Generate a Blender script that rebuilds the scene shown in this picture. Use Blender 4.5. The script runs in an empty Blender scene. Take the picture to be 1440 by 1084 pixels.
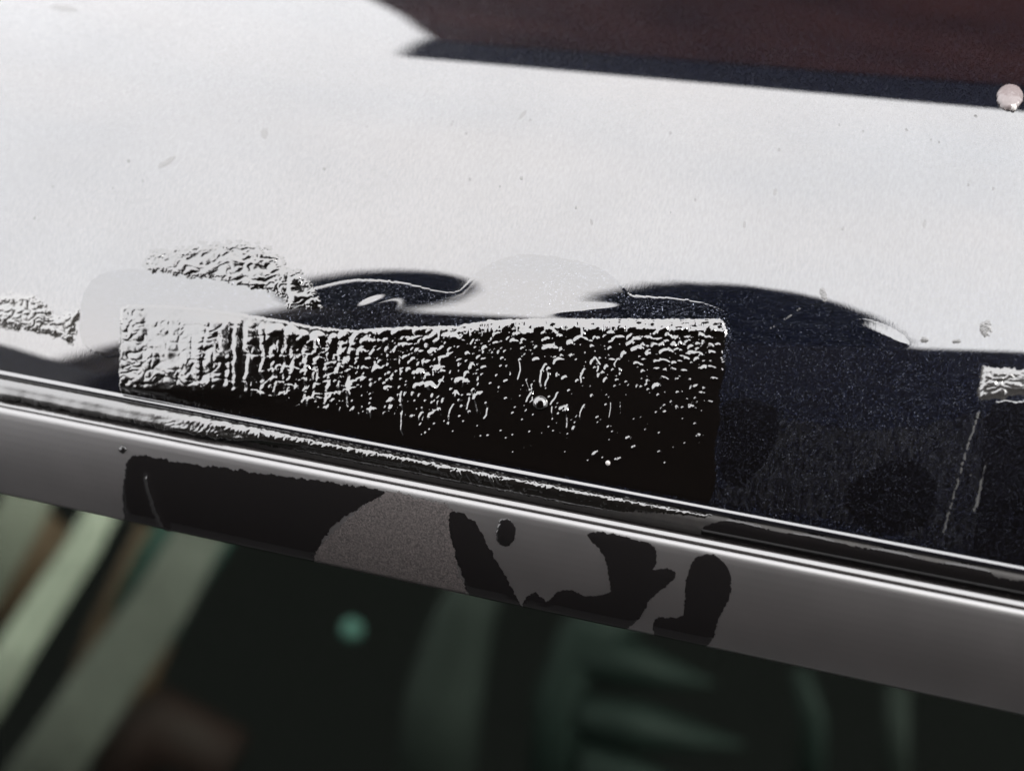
import bpy, math, random
import numpy as np

scene = bpy.context.scene
random.seed(7)
rng = np.random.default_rng(7)

# ------------------------------------------------------------------ camera
W, H = 1440, 1084
FPX = 720 / math.tan(math.radians(20.0))
DIST = 0.110                                   # lens to panel edge, metres
PITCH = math.radians(30)
_ex = np.array([7620, -1342, 1978.0]); _ex /= np.linalg.norm(_ex)
_f = np.array([0, 0, -1.0])
_g = _f - (_f @ _ex) * _ex; _g /= np.linalg.norm(_g)
_h = np.cross(_ex, _g)
_ey = math.cos(PITCH) * _g + math.sin(PITCH) * _h
_ez = -math.sin(PITCH) * _g + math.cos(PITCH) * _h
ROT = np.array([_ex, _ey, _ez])                # world = ROT @ camera axes


def ray(px, py):
    return ROT @ np.array([(px - W / 2) / FPX, -(py - H / 2) / FPX, -1.0])


CAM = -ray(720, 658) * DIST                    # the panel's lower edge runs through the origin


def project(P):
    q = (P - CAM) @ ROT
    return W / 2 + FPX * q[..., 0] / -q[..., 2], H / 2 - FPX * q[..., 1] / -q[..., 2]


cam_d = bpy.data.cameras.new('camera'); cam = bpy.data.objects.new('camera', cam_d)
scene.collection.objects.link(cam); scene.camera = cam
from mathutils import Matrix, Vector
M4 = Matrix.Identity(4)
for i in range(3):
    for j in range(3):
        M4[i][j] = ROT[i, j]
    M4[i][3] = CAM[i]
cam.matrix_world = M4
cam_d.sensor_width = 36; cam_d.lens = 18 / math.tan(math.radians(20.0))
cam_d.clip_start = 0.004; cam_d.clip_end = 500
cam_d.dof.use_dof = True; cam_d.dof.focus_distance = 0.1105; cam_d.dof.aperture_fstop = cam_d.lens / 2.0

# ------------------------------------------------------------------ sky, sun, exposure
SUN_EL, SUN_AZ = math.radians(50), math.radians(112)   # azimuth from +Y towards +X
world = bpy.data.worlds.new('World'); scene.world = world; world.use_nodes = True
nt = world.node_tree; nt.nodes.clear()
wo = nt.nodes.new('ShaderNodeOutputWorld'); bg = nt.nodes.new('ShaderNodeBackground')
sky = nt.nodes.new('ShaderNodeTexSky'); sky.sky_type = 'NISHITA'; sky.sun_disc = False
sky.sun_elevation = SUN_EL; sky.sun_rotation = SUN_AZ; sky.dust_density = 3.0; sky.air_density = 1.0
hsv = nt.nodes.new('ShaderNodeHueSaturation'); hsv.inputs['Saturation'].default_value = 0.12
cl = nt.nodes.new('ShaderNodeMix'); cl.data_type = 'RGBA'; cl.inputs[0].default_value = 0.75
cl.inputs[7].default_value = (15.4, 15.05, 15.1, 1)      # even thin white cloud
nt.links.new(sky.outputs[0], hsv.inputs['Color']); nt.links.new(hsv.outputs[0], cl.inputs[6])
ctc = nt.nodes.new('ShaderNodeTexCoord'); cn = nt.nodes.new('ShaderNodeTexNoise'); cn.inputs['Scale'].default_value = 2.2; cn.inputs['Detail'].default_value = 5
cm = nt.nodes.new('ShaderNodeMix'); cm.data_type = 'RGBA'; cm.inputs[6].default_value = (14.8, 14.9, 15.3, 1); cm.inputs[7].default_value = (15.9, 15.5, 15.5, 1)
cr = nt.nodes.new('ShaderNodeMapRange'); cr.inputs[1].default_value = .35; cr.inputs[2].default_value = .65
nt.links.new(ctc.outputs['Generated'], cn.inputs['Vector']); nt.links.new(cn.outputs[0], cr.inputs[0]); nt.links.new(cr.outputs[0], cm.inputs[0]); nt.links.new(cm.outputs[2], cl.inputs[7])
nt.links.new(cl.outputs[2], bg.inputs[0]); bg.inputs[1].default_value = 0.12
nt.links.new(bg.outputs[0], wo.inputs[0])
sun_d = bpy.data.lights.new('sun', 'SUN'); sun = bpy.data.objects.new('sun', sun_d)
scene.collection.objects.link(sun)
sun_d.energy = 1.2; sun_d.angle = math.radians(10); sun_d.color = (1, 0.96, 0.9)
_sd = Vector((math.cos(SUN_EL) * math.sin(SUN_AZ), math.cos(SUN_EL) * math.cos(SUN_AZ), math.sin(SUN_EL)))
sun.rotation_euler = _sd.to_track_quat('Z', 'Y').to_euler()
vs = scene.view_settings
vs.view_transform = 'Standard'; vs.look = 'None'; vs.exposure = 1.44; vs.gamma = 1; vs.use_curve_mapping = False
scene.cycles.max_bounces = 8; scene.cycles.transparent_max_bounces = 12
scene.cycles.sample_clamp_indirect = 10
scene.cycles.use_denoising = True

# ------------------------------------------------------------------ helpers
COL = scene.collection


def link(o, parent=None):
    COL.objects.link(o)
    if parent is not None:
        o.parent = parent
    return o


def mesh_obj(name, verts, faces, mat, parent=None, smooth=True):
    me = bpy.data.meshes.new(name)
    me.from_pydata([tuple(v) for v in verts], [], faces)
    me.update()
    if smooth:
        me.polygons.foreach_set('use_smooth', [True] * len(me.polygons))
    o = bpy.data.objects.new(name, me); me.materials.append(mat)
    return link(o, parent)


def quads_obj(name, V, Q, mat, parent=None):
    me = bpy.data.meshes.new(name)
    me.vertices.add(len(V)); me.vertices.foreach_set('co', V.astype(np.float32).ravel())
    me.loops.add(Q.size); me.loops.foreach_set('vertex_index', Q.astype(np.int32).ravel())
    me.polygons.add(len(Q)); me.polygons.foreach_set('loop_start', np.arange(0, Q.size, 4, dtype=np.int32))
    me.polygons.foreach_set('use_smooth', np.ones(len(Q), dtype=bool))
    me.update(calc_edges=True); me.validate()
    o = bpy.data.objects.new(name, me); me.materials.append(mat)
    return link(o, parent)


def tag(o, label, cat=None, group=None, kind=None):
    if label: o['label'] = label
    if cat: o['category'] = cat
    if group: o['group'] = group
    if kind: o['kind'] = kind
    return o


# gradient noise in numpy
_perm = np.random.default_rng(3).permutation(512).astype(np.int64)
_ga = np.random.default_rng(4).random(512) * 2 * np.pi


def noise(x, y, seed=0):
    xi = np.floor(x).astype(np.int64); yi = np.floor(y).astype(np.int64)
    xf = x - xi; yf = y - yi
    u = xf * xf * xf * (xf * (xf * 6 - 15) + 10); v = yf * yf * yf * (yf * (yf * 6 - 15) + 10)

    def gr(ix, iy, dx, dy):
        a = _ga[_perm[(_perm[(ix + seed * 37) % 512] + iy) % 512]]
        return np.cos(a) * dx + np.sin(a) * dy
    n00 = gr(xi, yi, xf, yf); n10 = gr(xi + 1, yi, xf - 1, yf)
    n01 = gr(xi, yi + 1, xf, yf - 1); n11 = gr(xi + 1, yi + 1, xf - 1, yf - 1)
    return 1.5 * ((n00 * (1 - u) + n10 * u) * (1 - v) + (n01 * (1 - u) + n11 * u) * v)


def fbm(x, y, seed=0, octs=3):
    a = 0; k = 1.0
    for i in range(octs):
        a = a + k * noise(x * 2 ** i, y * 2 ** i, seed + i * 11); k *= 0.5
    return a


def sstep(a, b, x):
    t = np.clip((x - a) / (b - a), 0, 1)
    return t * t * (3 - 2 * t)


def inside(poly, x, y):
    r = np.zeros(x.shape, bool); n = len(poly)
    for i in range(n):
        x0, y0 = poly[i]; x1, y1 = poly[(i + 1) % n]
        if y0 == y1: continue
        c = ((y0 > y) != (y1 > y)) & (x < (x1 - x0) * (y - y0) / (y1 - y0) + x0)
        r ^= c
    return r


def edge_dist(poly, x, y):
    d = np.full(x.shape, 1e9); n = len(poly)
    for i in range(n):
        x0, y0 = poly[i]; x1, y1 = poly[(i + 1) % n]
        dx, dy = x1 - x0, y1 - y0; L = dx * dx + dy * dy + 1e-12
        t = np.clip(((x - x0) * dx + (y - y0) * dy) / L, 0, 1)
        d = np.minimum(d, (x - x0 - t * dx) ** 2 + (y - y0 - t * dy) ** 2)
    return np.sqrt(d)


def rounded(poly, n=5):
    """closed Catmull-Rom through the points"""
    P = np.array(poly, float); out = []
    for i in range(len(P)):
        p0, p1, p2, p3 = P[i - 1], P[i], P[(i + 1) % len(P)], P[(i + 2) % len(P)]
        for k in range(n):
            t = k / n
            out.append(0.5 * (2 * p1 + (p2 - p0) * t + (2 * p0 - 5 * p1 + 4 * p2 - p3) * t * t + (3 * p1 - p0 - 3 * p2 + p3) * t ** 3))
    return [tuple(p) for p in out]


# ------------------------------------------------------------------ the swept surfaces of the car (profiles in Y, Z)
class Sweep:
    """a profile swept along X; s runs in mm along the profile"""

    def __init__(self, s, y, z):
        self.s = np.asarray(s); self.y = np.asarray(y); self.z = np.asarray(z)
        dy = np.gradient(self.y, self.s); dz = np.gradient(self.z, self.s)
        L = np.hypot(dy, dz); self.ny = -dz / L; self.nz = dy / L

    def flip(self):
        self.ny = -self.ny; self.nz = -self.nz; return self

    def P(self, u, s):
        return np.stack([u, np.interp(s, self.s, self.y), np.interp(s, self.s, self.z)], -1)

    def N(self, s):
        ny = np.interp(s, self.s, self.ny); nz = np.interp(s, self.s, self.nz); L = np.hypot(ny, nz)
        return np.stack([np.zeros_like(s), ny / L, nz / L], -1)

    def hit(self, px, py):
        d = ray(px, py)
        v = (self.y - CAM[1]) * d[2] - (self.z - CAM[2]) * d[1]
        idx = np.where(v[:-1] * v[1:] <= 0)[0]
        if len(idx) == 0:
            i = int(np.argmin(np.abs(v))); i = min(i, len(self.s) - 2); a = 0.0
        else:
            i = idx[0]; a = v[i] / (v[i] - v[i + 1] + 1e-30)
        y = self.y[i] + a * (self.y[i + 1] - self.y[i]); t = (y - CAM[1]) / d[1]
        return CAM[0] + t * d[0], self.s[i] + a * (self.s[i + 1] - self.s[i])

    def mesh(self, name, mat, parent, x0=-0.095, x1=0.075, step=4, nx=1):
        idx = np.unique(np.concatenate([np.arange(0, len(self.s), step), [len(self.s) - 1]]))
        n = len(idx); V = []
        for k in range(nx + 1):
            x = x0 + (x1 - x0) * k / nx
            V.append(np.stack([np.full(n, x), self.y[idx], self.z[idx]], -1))
        V = np.concatenate(V)
        a = np.arange(n - 1)
        Q = np.concatenate([np.stack([a + k * n, a + (k + 1) * n, a + (k + 1) * n + 1, a + k * n + 1], -1) for k in range(nx)])
        return quads_obj(name, V, Q, mat, parent)


def from_angles(segs, y0, z0, sub=0.02, smooth=0.06):
    """profile going down towards the viewer: (tilt degrees, length mm)"""
    th = np.concatenate([np.full(max(1, int(round(l / sub))), math.radians(a)) for a, l in segs])
    k = max(1, int(round(smooth / sub)) | 1)
    if k > 1:
        th = np.convolve(np.pad(th, k // 2, mode='edge'), np.ones(k) / k, 'valid')
    y = y0 - np.concatenate([[0], np.cumsum(np.cos(th) * sub * 1e-3)])
    z = z0 - np.concatenate([[0], np.cumsum(np.sin(th) * sub * 1e-3)])
    return Sweep(np.arange(len(y)) * sub, y, z).flip()


_s = np.arange(0, 120, 0.05)
_th = np.radians(np.interp(_s, [0, 2, 6, 12, 20, 30, 40, 60, 120], [60, 57.5, 53, 47, 39.5, 30, 22, 13, 6.0]))
_th = np.convolve(np.pad(_th, 40, mode='edge'), np.ones(81) / 81, 'valid')
panel = Sweep(_s, np.concatenate([[0], np.cumsum(np.cos(_th[:-1]) * 5e-5)]), np.concatenate([[0], np.cumsum(np.sin(_th[:-1]) * 5e-5)]))
hem = from_angles([(60, .06), (18, .2), (42, .12), (75, .14), (105, .2), (140, .5)], 0, 0)


def at_row(py, back):
    """point on the ray through column 720, row py, `back` mm behind the plane of the panel edge"""
    d = ray(720, py); t = (back * 1e-3 - CAM[1]) / d[1]
    p = CAM + t * d
    return p[1], p[2]


_y, _z = at_row(664, 0.05)
seal = from_angles([(20, .3), (36, .36), (60, .3), (80, .6), (96, .8), (112, .9), (120, 1.0)], _y, _z, smooth=.2)
_y, _z = at_row(700, -1.2)
bead_hi = from_angles([(150, .3), (-10, .12), (12, .27), (26, .27), (44, .16), (70, .12), (112, .14), (140, .25)], _y, _z, smooth=.10)
_k = int(round(1.10 / .02))
trim = from_angles([(10, .06), (20, .13), (33, .19), (50, .22), (62, .4)] + [(67 + 2.2 * i, .62) for i in range(11)] + [(94, .2), (120, .3), (160, 2.0)], float(bead_hi.y[_k + 8]), float(bead_hi.z[_k + 8]), smooth=.22)
_y, _z = float(trim.y[-1]), float(trim.z[-1])
glass_top = (_y + 0.0002, _z + 0.004)


# ------------------------------------------------------------------ materials
def nodes(name):
    m = bpy.data.materials.new(name); m.use_nodes = True
    t = m.node_tree; return m, t, t.nodes['Principled BSDF']


def pset(b, **k):
    for a, v in k.items():
        b.inputs[a.replace('_', ' ')].default_value = v


def coords(t):
    tc = t.nodes.new('ShaderNodeTexCoord'); return tc.outputs['Object']


def N(t, kind, **k):
    n = t.nodes.new(kind)
    for a, v in k.items(): setattr(n, a, v)
    return n


MIRROR_IOR = 2.5


def paint(name, rough, dust, scratch, flake=1.0, base=(0.0013, 0.0015, 0.0032), ior=2.5):
    """navy black metallic paint under clear coat"""
    m, t, b = nodes(name); L = t.links.new; co = coords(t)
    vor = N(t, 'ShaderNodeTexVoronoi'); vor.inputs['Scale'].default_value = 21000; L(co, vor.inputs['Vector'])
    sep = N(t, 'ShaderNodeSeparateColor'); L(vor.outputs['Color'], sep.inputs[0])
    gt = N(t, 'ShaderNodeMapRange'); L(sep.outputs[0], gt.inputs[0])
    gt.inputs[1].default_value = 0.84; gt.inputs[2].default_value = 1.0
    mix = N(t, 'ShaderNodeMix', data_type='RGBA'); L(gt.outputs[0], mix.inputs[0])
    mix.inputs[6].default_value = (*base, 1); mix.inputs[7].default_value = (.027 * flake, .030 * flake, .039 * flake, 1)
    L(mix.outputs[2], b.inputs['Base Color'])
    geo = N(t, 'ShaderNodeNewGeometry')
    sub = N(t, 'ShaderNodeVectorMath', operation='SUBTRACT'); L(vor.outputs['Color'], sub.inputs[0]); sub.inputs[1].default_value = (.5, .5, .5)
    sc = N(t, 'ShaderNodeVectorMath', operation='SCALE'); L(sub.outputs[0], sc.inputs[0]); sc.inputs['Scale'].default_value = 0.9
    ad = N(t, 'ShaderNodeVectorMath', operation='ADD'); L(sc.outputs[0], ad.inputs[0]); L(geo.outputs['Normal'], ad.inputs[1])
    nm = N(t, 'ShaderNodeVectorMath', operation='NORMALIZE'); L(ad.outputs[0], nm.inputs[0]); L(nm.outputs[0], b.inputs['Normal'])
    pset(b, Metallic=1.0, Roughness=.3, Coat_Weight=1.0, Coat_Roughness=rough, Coat_IOR=ior)
    # fine swirl scratches and orange peel in the clear coat
    mp = N(t, 'ShaderNodeMapping'); L(co, mp.inputs[0]); mp.inputs['Scale'].default_value = (1, .35, .35); mp.inputs['Rotation'].default_value = (0, .5, .4)
    n1 = N(t, 'ShaderNodeTexNoise'); n1.inputs['Scale'].default_value = 9000; n1.inputs['Detail'].default_value = 1; L(mp.outputs[0], n1.inputs['Vector'])
    bp = N(t, 'ShaderNodeBump'); bp.inputs['Strength'].default_value = scratch; bp.inputs['Distance'].default_value = 0.00002
    L(n1.outputs[0], bp.inputs['Height']); L(bp.outputs[0], b.inputs['Coat Normal'])
    if dust > 0:                                        # thin uneven dust dulls the clear coat
        g1 = N(t, 'ShaderNodeTexNoise'); g1.inputs['Scale'].default_value = 5200; g1.inputs['Detail'].default_value = 1; L(mp.outputs[0], g1.inputs['Vector'])
        g2 = N(t, 'ShaderNodeTexNoise'); g2.inputs['Scale'].default_value = 90; g2.inputs['Detail'].default_value = 5; L(co, g2.inputs['Vector'])
        a1 = N(t, 'ShaderNodeMapRange'); L(g1.outputs[0], a1.inputs[0]); a1.inputs[1].default_value = .3; a1.inputs[2].default_value = .7; a1.inputs[3].default_value = .93; a1.inputs[4].default_value = 1.0
        a2 = N(t, 'ShaderNodeMapRange'); L(g2.outputs[0], a2.inputs[0]); a2.inputs[1].default_value = .35; a2.inputs[2].default_value = .65; a2.inputs[3].default_value = .955; a2.inputs[4].default_value = 1.0
        am = N(t, 'ShaderNodeMath', operation='MULTIPLY'); L(a1.outputs[0], am.inputs[0]); L(a2.outputs[0], am.inputs[1]); L(am.outputs[0], b.inputs['Coat Weight'])
        out = t.nodes['Material Output']
        df = N(t, 'ShaderNodeBsdfDiffuse'); df.inputs[0].default_value = (.30, .31, .34, 1)
        n2 = N(t, 'ShaderNodeTexNoise'); n2.inputs['Scale'].default_value = 4500; n2.inputs['Detail'].default_value = 4; L(mp.outputs[0], n2.inputs['Vector'])
        n3 = N(t, 'ShaderNodeTexNoise'); n3.inputs['Scale'].default_value = 120; n3.inputs['Detail'].default_value = 2; L(co, n3.inputs['Vector'])
        r = N(t, 'ShaderNodeMapRange'); L(n2.outputs[0], r.inputs[0]); r.inputs[1].default_value = .38; r.inputs[2].default_value = .75
        mu = N(t, 'ShaderNodeMath', operation='MULTIPLY'); L(r.outputs[0], mu.inputs[0]); L(n3.outputs[0], mu.inputs[1])
        mu2 = N(t, 'ShaderNodeMath', operation='MULTIPLY'); L(mu.outputs[0], mu2.inputs[0]); mu2.inputs[1].default_value = dust
        ms = N(t, 'ShaderNodeMixShader'); L(mu2.outputs[0], ms.inputs[0]); L(b.outputs[0], ms.inputs[1]); L(df.outputs[0], ms.inputs[2])
        L(ms.outputs[0], out.inputs[0])
    return m


def gloss(name, col, rough=.02, ior=MIRROR_IOR, bump=0, bscale=3000):
    m, t, b = nodes(name)
    pset(b, Base_Color=(*col, 1), Roughness=rough, IOR=ior)
    if bump:
        n1 = N(t, 'ShaderNodeTexNoise'); n1.inputs['Scale'].default_value = bscale; n1.inputs['Detail'].default_value = 3
        t.links.new(coords(t), n1.inputs['Vector'])
        bp = N(t, 'ShaderNodeBump'); bp.inputs['Strength'].default_value = bump; bp.inputs['Distance'].default_value = 0.00003
        t.links.new(n1.outputs[0], bp.inputs['Height']); t.links.new(bp.outputs[0], b.inputs['Normal'])
    return m


def matte(name, c0, c1, scale, rough=.6, bump=0.0, dist=.00003, spec=.5, detail=4):
    m, t, b = nodes(name); L = t.links.new
    n1 = N(t, 'ShaderNodeTexNoise'); n1.inputs['Scale'].default_value = scale; n1.inputs['Detail'].default_value = detail
    L(coords(t), n1.inputs['Vector'])
    mr = N(t, 'ShaderNodeMapRange'); L(n1.outputs[0], mr.inputs[0]); mr.inputs[1].default_value = .3; mr.inputs[2].default_value = .7
    mx = N(t, 'ShaderNodeMix', data_type='RGBA'); L(mr.outputs[0], mx.inputs[0])
    mx.inputs[6].default_value = (*c0, 1); mx.inputs[7].default_value = (*c1, 1)
    L(mx.outputs[2], b.inputs['Base Color']); pset(b, Roughness=rough); b.inputs['Specular IOR Level'].default_value = spec
    if bump:
        bp = N(t, 'ShaderNodeBump'); bp.inputs['Strength'].default_value = bump; bp.inputs['Distance'].default_value = dist
        L(n1.outputs[0], bp.inputs['Height']); L(bp.outputs[0], b.inputs['Normal'])
    return m


M_paint = paint('dry_paint', .024, .007, .02, flake=.4, base=(.0018, .0023, .0052))
M_wetpaint = paint('wet_paint', .015, 0.0, 0.0, flake=2.0, base=(.0016, .0018, .0036), ior=2.31)
M_wetdark = paint('wet_dark_paint', .02, 0.0, 0.02, flake=.2, base=(.0012, .0013, .0024))
M_haze = paint('dull_paint', .07, .036, .03, flake=.25)
M_glue = gloss('wet_adhesive', (.0014, .001, .0008), .02, ior=2.35)
_t = M_glue.node_tree; _sx = N(_t, 'ShaderNodeSeparateXYZ'); _t.links.new(coords(_t), _sx.inputs[0])      # drier and duller towards its left end
_mr = N(_t, 'ShaderNodeMapRange'); _t.links.new(_sx.outputs[0], _mr.inputs[0]); _mr.inputs[1].default_value = -.030; _mr.inputs[2].default_value = -.012; _mr.inputs[3].default_value = .13; _mr.inputs[4].default_value = .025
_t.links.new(_mr.outputs[0], _t.nodes['Principled BSDF'].inputs['Roughness'])
M_gluedry = gloss('drying_adhesive', (.03, .028, .026), .12, bump=.2)
M_line = gloss('pale_residue', (.032, .032, .032), .4, ior=1.5, bump=.5)
M_gluepale = gloss('dried_adhesive', (.024, .023, .0225), .16, ior=2.3, bump=.2)
M_hem = gloss('hem_paint', (.004, .004, .006), .10)
M_seal = matte('rubber', (.012, .011, .011), (.02, .018, .017), 1500, rough=.6, bump=.4, spec=.5)
M_trim = matte('satin_trim', (.0135, .0115, .0118), (.0210, .0180, .0184), 350, rough=.38, bump=.05, dist=.00001, spec=1.0)
M_trim.node_tree.nodes['Principled BSDF'].inputs['IOR'].default_value = 2.05
M_bead = gloss('polished_bead', (.02, .018, .018), .18, ior=2.5)
M_wettrim = gloss('wet_trim', (.0055, .005, .0052), .07, ior=1.6)
M_dusty = matte('dusty_trim', (.014, .0125, .0125), (.062, .053, .052), 7000, rough=.5, bump=.5, dist=.00003, detail=3)


def glass_mat():
    m, t, b = nodes('tinted_glass'); t.nodes.remove(b); L = t.links.new
    tr = N(t, 'ShaderNodeBsdfTransparent'); tr.inputs[0].default_value = (.37, .405, .375, 1)
    gl = N(t, 'ShaderNodeBsdfGlossy'); gl.inputs['Roughness'].default_value = .0; gl.inputs[0].default_value = (1, 1, 1, 1)
    fr = N(t, 'ShaderNodeFresnel'); fr.inputs[0].default_value = 1.5
    ms = N(t, 'ShaderNodeMixShader'); ge = N(t, 'ShaderNodeNewGeometry'); iv = N(t, 'ShaderNodeMath', operation='SUBTRACT'); iv.inputs[0].default_value = 1.0; L(ge.outputs['Backfacing'], iv.inputs[1])
    mu = N(t, 'ShaderNodeMath', operation='MULTIPLY'); L(fr.outputs[0], mu.inputs[0]); L(iv.outputs[0], mu.inputs[1])
    L(mu.outputs[0], ms.inputs[0]); L(tr.outputs[0], ms.inputs[1]); L(gl.outputs[0], ms.inputs[2])
    L(ms.outputs[0], t.nodes['Material Output'].inputs[0]); return m


M_glass = glass_mat()


def plain(name, c, rough=.7):
    return matte(name, c, tuple(v * 1.25 for v in c), 60, rough=rough)


# ------------------------------------------------------------------ the car's edge
car = bpy.data.objects.new('car', None); link(car); car.empty_display_size = .02
tag(car, 'navy black metallic car, its roof edge, satin window trim and tinted side glass', 'car')
panel_o = panel.mesh('roof_panel', M_paint, car, step=4)
hem.mesh('panel_hem', M_hem, panel_o, step=1)
seal.mesh('rubber_seal', M_seal, car, step=1)
trim_o = trim.mesh('window_trim', M_trim, car, step=1)
bead_hi.mesh('trim_bead', M_bead, trim_o, step=1)
gy, gz = glass_top
gth = math.radians(77); GL = .16
for nm, off in (('window_glass', 0),):
    th = .0035
    ca, sa = math.cos(gth), math.sin(gth)
    A = np.array([gy, gz]); B = A - GL * np.array([ca, sa]); nrm = np.array([sa, -ca])  # into the cabin
    ring = [A, B, B + th * nrm, A + th * nrm]
    V = [(x, p[0], p[1]) for x in (-.3, .25) for p in ring]
    mesh_obj(nm, V, [(0, 1, 2, 3), (7, 6, 5, 4), (0, 4, 5, 1), (1, 5, 6, 2), (2, 6, 7, 3), (3, 7, 4, 0)], M_glass, car, smooth=False)


# ------------------------------------------------------------------ films and residues: height maps laid on the car's surfaces
class Raster:
    """height map in mm over a rectangle of the picture's pixel grid, two samples per pixel"""

    def __init__(self, x0, y0, x1, y1, k=2):
        self.x0, self.y0, self.k = x0, y0, k
        nx, ny = int((x1 - x0) * k), int((y1 - y0) * k)
        self.X, self.Y = np.meshgrid(x0 + np.arange(nx) / k, y0 + np.arange(ny) / k)
        self.h = np.zeros(self.X.shape)

    def blob(self, cx, cy, rx, ry, ang, hh, p=1.5):
        R_ = max(rx, ry) + 1; k = self.k
        i0 = max(0, int((cy - R_ - self.y0) * k)); i1 = min(self.h.shape[0], int((cy + R_ - self.y0) * k) + 2)
        j0 = max(0, int((cx - R_ - self.x0) * k)); j1 = min(self.h.shape[1], int((cx + R_ - self.x0) * k) + 2)
        if i1 <= i0 or j1 <= j0: return
        dx = self.X[i0:i1, j0:j1] - cx; dy = self.Y[i0:i1, j0:j1] - cy
        c, s_ = math.cos(ang), math.sin(ang)
        a = (dx * c + dy * s_) / rx; b = (-dx * s_ + dy * c) / ry
        q = np.clip(1 - a * a - b * b, 0, 1) ** p
        self.h[i0:i1, j0:j1] += hh * q

    def drip(self, pts, r, hh):
        for (xa, ya), (xb, yb) in zip(pts[:-1], pts[1:]):
            n = max(2, int(math.hypot(xb - xa, yb - ya)))
            for i in range(n):
                t = i / n
                self.peak(xa + (xb - xa) * t, ya + (yb - ya) * t, r, hh)

    def peak(self, cx, cy, r, hh):
        k = self.k; R_ = r + 1
        i0 = max(0, int((cy - R_ - self.y0) * k)); i1 = min(self.h.shape[0], int((cy + R_ - self.y0) * k) + 2)
        j0 = max(0, int((cx - R_ - self.x0) * k)); j1 = min(self.h.shape[1], int((cx + R_ - self.x0) * k) + 2)
        if i1 <= i0 or j1 <= j0: return
        q = np.clip(1 - ((self.X[i0:i1, j0:j1] - cx) ** 2 + (self.Y[i0:i1, j0:j1] - cy) ** 2) / (r * r), 0, 1) ** 1.3
        w = self.bas[i0:i1, j0:j1] if hasattr(self, 'bas') else 0
        self.h[i0:i1, j0:j1] = np.maximum(self.h[i0:i1, j0:j1], w + hh * q)

    def sample(self, px, py):
        fx = np.clip((px - self.x0) * self.k, 0, self.h.shape[1] - 1.001); fy = np.clip((py - self.y0) * self.k, 0, self.h.shape[0] - 1.001)
        j = fx.astype(int); i = fy.astype(int); a = fx - j; b = fy - i; h_ = self.h
        return (h_[i, j] * (1 - a) + h_[i, j + 1] * a) * (1 - b) + (h_[i + 1, j] * (1 - a) + h_[i + 1, j + 1] * a) * b

    def soften(self, n=1):
        for _ in range(n):
            p = np.pad(self.h, 1, mode='edge')
            self.h = (p[:-2, 1:-1] + p[2:, 1:-1] + p[1:-1, :-2] + p[1:-1, 2:] + 2 * p[1:-1, 1:-1]) / 6


def patch(name, surf, poly, hfun, mat, cell=.06, wob=1.5, wscale=14, seed=1, lift=.004, parent=None, ragged=0):
    """a thin relief on a swept surface, outlined by poly; hfun(px, py, distance from outline) gives mm"""
    us = np.array([surf.hit(x, y) for x, y in poly])
    u0, u1 = us[:, 0].min() - 2e-4, us[:, 0].max() + 2e-4; s0, s1 = us[:, 1].min() - .2, us[:, 1].max() + .2
    s0 = max(s0, float(surf.s[0])); s1 = min(s1, float(surf.s[-1]))
    nu = max(4, int((u1 - u0) * 1e3 / cell)); ns = max(4, int((s1 - s0) / cell))
    U, S = np.meshgrid(np.linspace(u0, u1, nu), np.linspace(s0, s1, ns), indexing='ij')
    P0 = surf.P(U, S); px, py = project(P0)
    qx = px + wob * (.7 * fbm(px / wscale, py / wscale, seed) + .5 * fbm(px / (wscale * .28), py / (wscale * .28), seed + 2)); qy = py + wob * (.7 * fbm(px / wscale + 40, py / wscale, seed + 5) + .5 * fbm(px / (wscale * .28) + 9, py / (wscale * .28), seed + 8))
    ins = inside(poly, qx, qy); d = edge_dist(poly, qx, qy) * np.where(ins, 1, -1)
    if ragged:
        cut = ins & (d > ragged * np.maximum(0, .25 + fbm(px / 13, py / 7, seed + 17)))
        if cut.sum() > 40: ins = cut
        d = np.maximum(d - ragged * .3, 0)
    hh = lift + np.maximum(hfun(px, py, np.maximum(d, 0)), 0)
    hh = np.where(ins, hh, 0.0)
    Pn = P0 + surf.N(S) * (hh * 1e-3)[..., None]
    keep = ins[:-1, :-1] & ins[1:, :-1] & ins[1:, 1:] & ins[:-1, 1:]
    # one rim of cells outside the outline drops to the surface
    grow = keep.copy()
    grow[1:] |= keep[:-1]; grow[:-1] |= keep[1:]; grow[:, 1:] |= keep[:, :-1]; grow[:, :-1] |= keep[:, 1:]
    idx = np.arange(nu * ns).reshape(nu, ns)
    q = np.stack([idx[:-1, :-1], idx[1:, :-1], idx[1:, 1:], idx[:-1, 1:]], -1)[grow]
    used, inv = np.unique(q.ravel(), return_inverse=True)
    V = Pn.reshape(-1, 3)[used]; Q = inv.reshape(-1, 4)
    # consistent outward orientation
    a, b_, c = V[Q[0, 0]], V[Q[0, 1]], V[Q[0, 2]]
    if np.dot(np.cross(b_ - a, c - b_), surf.N(np.array([S.mean()]))[0]) < 0:
        Q = Q[:, ::-1]
    return quads_obj(name, V, Q, mat, parent)


def lip(x):
    return 520 + .1921 * x      # picture row of the panel's lower edge


# ---- wet film round the large residue
film_poly = rounded([(112, 470), (128, 395), (200, 379), (330, 393), (400, 408), (452, 402), (500, 393), (570, 398), (636, 412),
                     (668, 385), (700, 366), (740, 358), (790, 363), (845, 378), (874, 400), (886, 414), (912, 417), (960, 421), (1000, 430), (1026, 448),
                     (1022, 500), (980, 505), (800, 505), (600, 510), (420, 500), (300, 480), (200, 480), (170, 500), (140, 500)], 4)


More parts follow.
